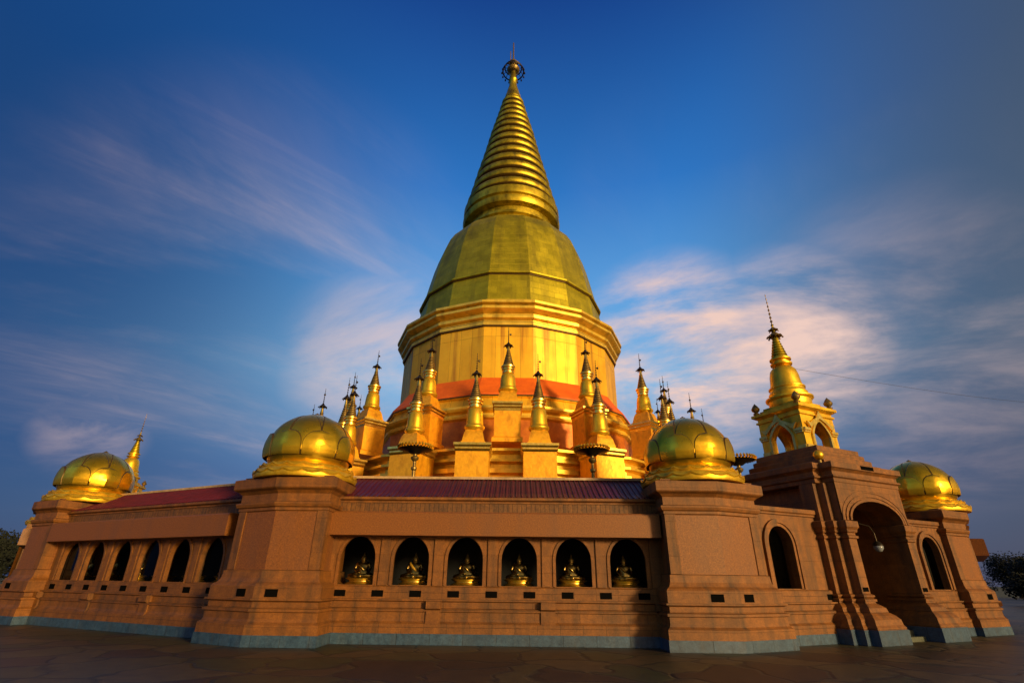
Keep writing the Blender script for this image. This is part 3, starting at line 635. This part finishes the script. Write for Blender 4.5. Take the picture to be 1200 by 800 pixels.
bm = bmesh.new(); lathe(bm, [(0, .10)] + [(.17 * sin(a), .27 - .17 * cos(a)) for a in [pi * i / 10 for i in range(1, 10)]] + [(0, .44)], 20); link('globe', bm, 'gold', gb, 60)

# ------------------------------------------------------------------ the great stupa
CX, CY = -0.22, 43.3
st = thing('great_stupa', (CX, CY, 0), radians(-0.4), 'huge golden stupa with faceted drum, bell dome and ringed spire', 'stupa')
def ngon(R, n=16): # circumscribed so that facets face the camera
    return [(R * sin(2 * pi * (i + .5) / n), -R * cos(2 * pi * (i + .5) / n)) for i in range(n)]
def nstack(prof, m, name, parent=st, smooth=False, n=16):
    bm = bmesh.new(); rings = []
    for r, z in prof: rings.append([bm.verts.new((x, y, z)) for x, y in ngon(r, n)])
    for a, b in zip(rings, rings[1:]):
        for i in range(n): bm.faces.new((a[i], a[(i + 1) % n], b[(i + 1) % n], b[i]))
    bm.faces.new(list(reversed(rings[0]))); bm.faces.new(rings[-1])
    return link(name, bm, m, parent, smooth)
nstack([(15.6, 0), (15.6, 5.0), (15.9, 5.1), (15.9, 5.4), (14.4, 5.5)], 'red', 'lowest_terrace')
nstack([(13.6, 5.45), (13.6, 7.1), (13.9, 7.2), (13.9, 7.45), (13.5, 7.5), (13.5, 7.75), (13.9, 7.85), (13.9, 8.0), (13.4, 8.1), (13.4, 8.35), (14.0, 8.45), (14.0, 8.6), (12.2, 8.62)], 'gold_cornice', 'lower_terrace')
nstack([(11.2, 8.6), (11.2, 8.95), (10.9, 9.0), (10.9, 9.3), (11.1, 9.35), (11.1, 9.5), (10.5, 9.6), (10.5, 11.3)], 'red', 'terrace_wall')
nstack([(10.5, 11.3), (10.75, 11.4), (10.8, 11.55), (10.6, 11.6), (10.6, 11.75), (10.95, 11.85), (11.05, 12.0), (11.05, 12.15), (10.6, 12.2)], 'gold_cornice', 'terrace_cornice')
nstack([(10.55, 12.18), (10.3, 12.9), (10.45, 12.95), (10.5, 13.1)], 'gold_panel', 'terrace_band')
nstack([(10.55, 13.08), (10.55, 13.2), (9.9, 14.0), (9.4, 14.75)], 'gold_roof', 'skirt_roof')
nstack([(9.42, 14.7), (9.42, 19.0)], 'gold_panel', 'drum')
nstack([(9.42, 18.88), (9.60, 18.89), (9.60, 19.12), (9.50, 19.2), (9.50, 19.3), (9.78, 19.42), (9.80, 19.62), (9.62, 19.68), (9.62, 19.8), (9.95, 19.95), (10.12, 20.05), (10.12, 20.25), (9.9, 20.3), (9.9, 20.4), (10.2, 20.5), (10.2, 20.7), (9.4, 20.8), (9.2, 20.95), (8.95, 21.2), (8.85, 21.5)], 'gold_cornice', 'drum_cornice')
bell = nstack([(8.75, 21.45), (8.62, 22.3), (8.5, 23.4), (8.36, 24.15), (8.60, 24.16), (8.60, 24.32), (8.32, 24.40), (8.16, 25.4), (7.84, 27.0), (7.52, 28.5), (7.2, 29.7), (6.85, 30.7), (6.42, 31.5), (5.9, 32.1), (5.2, 32.55), (4.2, 32.8)], 'gold_bell', 'bell_dome')
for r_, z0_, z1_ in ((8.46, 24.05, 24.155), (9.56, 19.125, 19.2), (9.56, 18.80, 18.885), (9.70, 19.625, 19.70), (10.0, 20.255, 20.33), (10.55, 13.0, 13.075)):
    nstack([(r_, z0_), (r_, z1_)], 'seam_shade', 'ledge_shade')  # weathered lines under the ledges with their shade put into the colour
bm = bmesh.new(); lathe(bm, [(4.3, 32.65), (4.5, 32.75), (4.5, 33.0), (4.32, 33.1), (4.32, 33.4), (4.6, 33.5), (4.6, 33.75), (4.35, 33.85), (4.35, 34.45), (4.95, 34.55), (5.06, 34.8), (5.06, 35.15), (4.75, 35.3), (4.75, 35.55), (4.98, 35.65), (5.02, 36.0), (5.0, 36.5), (4.6, 36.7)], 56)
link('spire_base', bm, 'gold_spire', st, 40)
def spr(z):
    pts = [(36.6, 4.93), (38.4, 4.49), (41.5, 3.85), (44.7, 3.13), (48.1, 2.47), (50.9, 1.81), (53.8, 1.20), (55, 0.95)]
    for (z0, r0), (z1, r1) in zip(pts, pts[1:]):
        if z <= z1: return r0 + (r1 - r0) * (z - z0) / (z1 - z0)
    return .9
z = 36.9; k = 0
rings_ = []
while z < 53.6:
    h = 1.42 * (1 - .022 * k); rings_.append((z, h)); z += h; k += 1
for (z0, h) in rings_:
    bm = bmesh.new(); r0 = spr(z0 + h * .4); pf = [(r0 * .90 - .22, z0)]
    for i in range(9):
        a = -pi / 2 + pi * i / 8; pf.append((r0 - .26 + .30 * cos(a), z0 + h * .40 + h * .33 * sin(a)))
    pf += [(r0 * .90 - .26, z0 + h * .80), (r0 * .90 - .28, z0 + h * 1.01)]
    lathe(bm, pf, 56); o = link('spire_ring', bm, 'gold_spire', st, 40); o.data.materials.append(M['seam_shade'])
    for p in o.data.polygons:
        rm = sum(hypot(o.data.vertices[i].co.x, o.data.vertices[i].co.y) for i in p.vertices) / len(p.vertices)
        if rm < r0 * .90 - .17 or p.center.z < z0 + h * .17: p.material_index = 1  # tarnished grooves and ring undersides, their shade painted in as dark colour
bm = bmesh.new(); zt = z
lathe(bm, [(.95, zt - .05), (1.05, zt + .1), (1.0, zt + .35), (.88, zt + .9), (.80, zt + 1.0), (.72, zt + 1.6), (.5, zt + 2.5), (.42, zt + 3.4), (.55, zt + 3.6), (.40, zt + 3.8), (.34, 59.0)], 32); link('spire_bud', bm, 'gold_spire', st, 40)
bm = bmesh.new()
for R, zz, rr in ((1.30, 59.2, .09), (1.05, 59.8, .08)):
    tube(bm, [(R * sin(2 * pi * i / 32), -R * cos(2 * pi * i / 32), zz) for i in range(33)], rr, 6)
for i in range(16):
    a = 2 * pi * i / 16; tube(bm, [(.25 * sin(a), -.25 * cos(a), 60.0), (1.0 * sin(a), -1.0 * cos(a), 59.8), (1.3 * sin(a), -1.3 * cos(a), 59.2)], .04, 5)
    lathe(bm, [(0, 58.75), (.1, 58.8), (.1, 58.95), (.03, 59.1), (0, 59.12)], 6, 1.42 * sin(a), -1.42 * cos(a))
link('crown_umbrella', bm, 'iron', st)
bm = bmesh.new(); lathe(bm, [(.3, 58.9), (.75, 59.3), (.8, 59.5), (.45, 59.9), (.35, 60.4), (.55, 60.6), (.5, 60.9), (.2, 61.2), (.09, 61.6), (.07, 64.6), (0, 64.8)], 20); tube(bm, [(-.35, 0, 60.9), (-.38, 0, 63.0)], .05, 5); link('finial', bm, 'gold_dark', st, 40)

# ------------------------------------------------------------------ small stupas round the terraces
def make_small(upper, label):
    """origin at the top of its pedestal box"""
    t = thing('small_stupa', (0, 0, 0), 0, label, 'stupa')
    hb = .80 if upper else .93
    bm = bmesh.new()
    if upper: stack(bm, rect(hb - .02, hb - .02), [(.12, -2.45), (.12, -2.2), (.0, -2.1), (0, -.55)])
    else: stack(bm, rect(hb - .02, hb - .02), [(0, -3.0), (0, -.42)])
    link('pedestal', bm, 'gold_block', t)
    bm = bmesh.new(); stack(bm, rect(hb - .02, hb - .02), [(0, -.56 if upper else -.43), (.03, -.40), (.09, -.33), (.04, -.28), (.04, -.22), (.13, -.12), (.13, 0), (-.1, .01)]); link('pedestal_cap', bm, 'pale', t)
    bm = bmesh.new(); stack(bm, rect(.68, .68), [(0, 0), (0, .12), (-.05, .14), (-.08, .3), (-.15, .6), (-.24, .80), (-.3, .82)]); link('flared_plinth', bm, 'gold_block', t); bm = bmesh.new()
    lathe(bm, [(.46, .78), (.50, .84), (.58, .92), (.60, 1.0), (.57, 1.07), (.51, 1.12), (.50, 1.2), (.47, 1.6), (.43, 1.9), (.36, 2.04), (.30, 2.08)], 24); link('bell', bm, 'gold', t, 40)
    bm = bmesh.new(); lathe(bm, [(.30, 2.06), (.38, 2.10), (.38, 2.17), (.31, 2.20), (.31, 2.26), (.41, 2.31), (.41, 2.38), (.33, 2.42), (.45, 2.48), (.46, 2.56), (.34, 2.62)], 24); link('collar', bm, 'pale', t, 40)
    pf = [(.34, 2.60)]
    for i in range(8):
        r = .335 - i * .030; zz = 2.63 + i * .125; pf += [(r - .045, zz - .01), (r + .012, zz + .02), (r + .005, zz + .075), (r - .05, zz + .10)]
    bm = bmesh.new(); lathe(bm, pf + [(.08, 3.66), (0, 3.67)], 20); link('cone', bm, 'gold_dark', t, 40)
    bm = bmesh.new(); lathe(bm, [(.13, 3.62), (.10, 3.72), (.08, 3.95), (.05, 4.1)], 14); link('neck', bm, 'pale', t, 40)
    bm = bmesh.new(); umbrella(bm, .26, 4.05, 14, 7); beads(bm, 4.2, 5.35, .07, 8); bmesh.ops.create_icosphere(bm, subdivisions=1, radius=.08, matrix=Matrix.Translation((.12, 0, 4.85))); link('umbrella_finial', bm, 'iron', t)
    return t
def put(src, x, y, z, a, label, sc=1.0, group=None, first=[]):
    if src in first: o = copy_tree(src)
    else: o = src; first.append(src)
    o.location = (x, y, z); o.rotation_euler = (0, 0, a); o.scale = (1, 1, sc) if sc != 1 else (1, 1, 1); o['label'] = label; o['group'] = group
    return o
up = make_small(True, 'x'); lo = make_small(False, 'x')
R1 = 13.35; zu = 11.30
UL = {0: 'golden spired stupa on the high pedestal in the centre, right below the drum',
      -22.5: 'high golden stupa behind the left dish lamp, next left of the central one', 22.5: 'high golden stupa behind the middle dish lamp, next right of the central one',
      -45: 'tall golden stupa against the sky at the left corner of the terrace', 45: 'tall golden stupa against the sky at the right corner of the terrace',
      -67.5: 'slim high stupa just left of the tall left corner one, against the sky', 67.5: 'slim high stupa just right of the tall right corner one, against the sky',
      -92: 'small distant stupa tip peeping out just left of the tall left stupa', 92: 'small distant stupa tip peeping out just right of the tall right stupa'}
for a in (0, -22.5, 22.5, -45, 45, -67.5, 67.5, -92, 92):
    th = radians(a); put(up, CX + R1 * sin(th), CY - R1 * cos(th), zu, th, UL[a], 1.0, 'stupas on the upper pedestals')
zl = 8.42
LL = [(-2.1, 28.55, 0, 1, 'golden stupa low in front, left of the central pedestal'), (1.6, 28.55, 0, 1, 'golden stupa low in front, right of the central pedestal'),
      (CX - 14.9 * sin(radians(21.5)), CY - 14.9 * cos(radians(21.5)), -22.5, 1, 'low golden stupa standing directly behind the left dish lamp'),
      (CX + 14.9 * sin(radians(21.5)), CY - 14.9 * cos(radians(21.5)), 22.5, 1, 'low golden stupa standing directly behind the middle dish lamp'),
      (CX - 14.9 * sin(radians(44)), CY - 14.9 * cos(radians(44)), -45, 1, 'low golden stupa overlapping the tall one at the left corner'),
      (CX + 14.9 * sin(radians(44)), CY - 14.9 * cos(radians(44)), 45, 1, 'low golden stupa overlapping the tall one at the right corner'),
      (-12.2, 36.0, -60, 1.2, 'stupa just right of the left tower dome, tip against the sky'), (11.75, 36.0, 60, 1.2, 'stupa rising just left of the right tower dome, dark tip against the sky'),
      (-13.6, 35.3, -67, 1.0, 'nearer of two thin spires rising right behind the left tower dome'), (13.0, 35.3, 67, 1.0, 'nearer of two thin spires rising right behind the right tower dome'),
      (-15.7, 39.0, -80, 1.0, 'farther, lower spire tip behind the left tower dome'), (15.2, 39.0, 80, 1.0, 'farther, lower spire tip behind the right tower dome')]
for x, y, a, sc, lb in LL: put(lo, x, y, zl, radians(a), lb, sc * 1.08, 'stupas on the lower pedestals')

# ------------------------------------------------------------------ dish lamps behind the gallery roof
def dish(x, y, z, label, first=[]):
    if first: o = copy_tree(first[0]); o['label'] = label
    else:
        o = thing('dish_lamp', (0, 0, 0), 0, label, 'lamp', 'scalloped brass dish lamps behind the roof ridge'); first.append(o)
        bm = bmesh.new(); lathe(bm, [(.05, -.22), (.18, -.20), (.30, -.10), (.62, -.03), (.66, .0), (.64, .02), (.58, .02), (.2, -.03), (.05, -.05)], 32); link('dish', bm, 'iron', o, 30)
        bm = bmesh.new()
        for i in range(32):
            a = 2 * pi * i / 32; tube(bm, [(.655 * sin(a), -.655 * cos(a), -.03), (.67 * sin(a), -.67 * cos(a), .06), (.63 * sin(a), -.63 * cos(a), .13)], [.045, .06, .035], 6)
        link('scalloped_rim', bm, 'gold', o)
        bm = bmesh.new(); lathe(bm, [(.06, -z), (.06, -.85), (.11, -.8), (.11, -.72), (.05, -.68), (.05, -.5), (.14, -.42), (.16, -.34), (.07, -.28), (.07, -.2)], 14); link('stem', bm, 'gold_dark', o, 40)
    o.location = (x, y, z); return o
dish(-3.72, 19.8, 6.22, 'brass dish lamp on a stem over the left part of the front roof')
dish(3.17, 19.8, 6.22, 'brass dish lamp on a stem over the right part of the front roof')
dish(8.95, 20.1, 5.98, 'brass dish lamp seen between the right dome and the gatehouse')

# ------------------------------------------------------------------ statues in the niches
def make_statue():
    t = thing('seated_statue', (0, 0, 0), 0, 'x', 'statue')
    me = bpy.data.meshes.new('figure'); o = bpy.data.objects.new('figure', me); C.objects.link(o); o.parent = t
    J = [((0, 0, .27), .13), ((0, 0, .40), .105), ((0, 0, .52), .125), ((0, 0, .585), .05), ((0, -.01, .64), .07), ((0, 0, .70), .062), ((0, 0, .75), .03), ((0, 0, .83), .008),
         ((-.15, 0, .55), .05), ((-.21, -.03, .41), .038), ((-.10, -.14, .33), .03), ((-.02, -.17, .31), .028),
         ((.15, 0, .55), .05), ((.21, -.03, .41), .038), ((.17, -.16, .32), .03), ((.16, -.22, .26), .024),
         ((-.17, -.05, .25), .085), ((-.33, -.13, .235), .06), ((-.12, -.21, .235), .05), ((.05, -.23, .235), .035),
         ((.17, -.05, .25), .085), ((.33, -.13, .235), .06), ((.12, -.20, .25), .05), ((-.05, -.22, .265), .035)]
    E = [(0, 1), (1, 2), (2, 3), (3, 4), (4, 5), (5, 6), (6, 7), (2, 8), (8, 9), (9, 10), (10, 11), (2, 12), (12, 13), (13, 14), (14, 15), (0, 16), (16, 17), (17, 18), (18, 19), (0, 20), (20, 21), (21, 22), (22, 23)]
    me.from_pydata([j[0] for j in J], E, [])
    sk = o.modifiers.new('skin', 'SKIN'); sk.use_smooth_shade = True
    for v, j in zip(me.skin_vertices[0].data, J): v.radius = (j[1], j[1]); 
    me.skin_vertices[0].data[0].use_root = True
    ss = o.modifiers.new('sub', 'SUBSURF'); ss.levels = 1; ss.render_levels = 1
    me.materials.append(M['bronze'])
    bm = bmesh.new(); lathe(bm, [(.40, 0), (.42, .04), (.36, .07), (.30, .10), (.30, .12), (.38, .16), (.40, .185), (.34, .20)], 28)
    bmesh.ops.scale(bm, vec=(1, .72, 1), verts=bm.verts); bmesh.ops.translate(bm, vec=(0, -.08, 0), verts=bm.verts); link('lotus_base', bm, 'pale', t, 40)  # pale gold puts the glints below the knees into the base colour
    bm = bmesh.new()       # sash over one shoulder
    tube(bm, [(-.13, .02, .585), (-.11, -.07, .55), (-.05, -.10, .48), (.02, -.09, .41), (.08, -.06, .34)], [.02, .03, .035, .035, .02], 8); link('sash', bm, 'bronze', t, 60)
    bm = bmesh.new()       # face features: nose and ears, hair cap
    lathe(bm, [(.068, .655), (.072, .69), (.055, .73), (.03, .76), (.028, .79), (0, .86)], 14); link('hair', bm, 'gold_dark', t, 60)
    return t
stat = make_statue(); used = []
def statues(A, B, cs, labels, depth, grp):
    a = rz_of(A, B); d = (B - A).normalized(); n = Vector((-d.y, d.x))
    for c, lb in zip(cs, labels):
        o = stat if not used else copy_tree(stat); used.append(1)
        P = A + d * c + n * depth; o.location = (P.x, P.y, 1.42); o.rotation_euler = (0, 0, a + random.uniform(-.06, .06)); o['label'] = lb; o['group'] = grp; o.scale = (1.14, 1.14, 1.08)
        if 'bright golden sash' in lb: recolour(o, ('sash',), 'sash')
def recolour(o, names, m):
    for ch in o.children:
        if ch.name.split('.')[0] in names: ch.data = ch.data.copy(); ch.data.materials[0] = M[m]
nth = ['first', 'second', 'third', 'fourth', 'fifth', 'sixth']
fl = ['seated bronze statue in the front gallery niche nearest the left domed tower', 'seated statue in the second front niche from the left, with bright golden sash',
      'seated bronze statue in the third front niche, just left of the gallery centre', 'seated bronze statue in the fourth front niche, just right of the gallery centre',
      'seated bronze statue in the fifth front niche, second from the right domed tower', 'seated bronze statue in the front niche nearest the right domed tower']
statues(W1, W4, cs_front, fl, .66, 'seated statues in the front niches')
statues(W2, W1, cs_left, ['dim seated statue in the %s arch of the left gallery counted from its far end' % k for k in nth], .75, 'seated statues in the left gallery')

# ------------------------------------------------------------------ overhead wire, trees
bm = bmesh.new()
a0 = Vector((13.2, 22.6, 11.0)); a1 = Vector((48, 34, 13.2))
tube(bm, [a0.lerp(a1, i / 20) + Vector((0, 0, -.8 * sin(pi * i / 20))) for i in range(21)], .007, 5)
tag(link('overhead_wire', bm, 'iron'), 'thin dark wire sloping down across the sky right of the gatehouse spire', 'wire')

def tree(x, y, h, r, label, seed):
    random.seed(seed)
    t = thing('tree', (x, y, 0), 0, label, 'tree', 'dark trees beyond the temple')
    bm = bmesh.new(); tube(bm, [(0, 0, -.1), (.1, .05, h * .3), (-.1, .1, h * .6), (.05, 0, h * .85)], [.28, .22, .14, .05], 8)
    for i in range(7):
        a = random.uniform(0, 6.28); z = h * random.uniform(.3, .65); e = r * .7
        tube(bm, [(0, 0, z), (e * .5 * cos(a), e * .5 * sin(a), z + e * .35), (e * cos(a), e * sin(a), z + e * .5)], [.11, .07, .03], 6)
    link('trunk', bm, 'bark', t)
    bm = bmesh.new(); cl = [(Vector((random.gauss(0, r * .42), random.gauss(0, r * .42), h * random.uniform(.25, .88))), r * random.uniform(.28, .45)) for i in range(30)]
    for c, rr in cl:
        for k in range(330):
            d = Vector((random.gauss(0, 1), random.gauss(0, 1), random.gauss(0, .8))).normalized() * rr * random.uniform(.55, 1.08)
            p = c + d; s = random.uniform(.10, .19)
            u = Vector((random.gauss(0, 1), random.gauss(0, 1), random.gauss(0, 1))).normalized(); v = u.orthogonal().normalized()
            bm.faces.new([bm.verts.new(p + q) for q in (u * s, v * s * .6, -u * s, -v * s * .6)])
    me = bpy.data.meshes.new('crown'); bm.to_mesh(me); bm.free(); me.materials.append(M['leaf']); o = bpy.data.objects.new('crown', me); C.objects.link(o); o.parent = t
for i, (x, y, h, r, lb) in enumerate([(47, 50, 3.6, 2.2, 'dark leafy tree at the far right edge beyond the last tower'), (57, 56, 5.2, 3.2, 'taller dark tree partly behind the nearest one at the far right edge'),
                                      (-53, 52, 6.0, 3.2, 'dark tree at the far left edge beyond the last tower'), (-45.5, 47, 4.4, 2.4, 'lower dark tree at the left edge touching the tower cornice'),
                                      (76, 84, 5.6, 4.4, 'distant dark tree seen low between the last tower and the nearest right tree'), (68, 66, 5.6, 4.2, 'distant dark tree filling the far right horizon behind the others'),
                                      (-64, 70, 6.5, 4.4, 'distant dark tree on the far left horizon behind the two nearer ones')]):
    tree(x, y, h, r, lb, 11 + i)
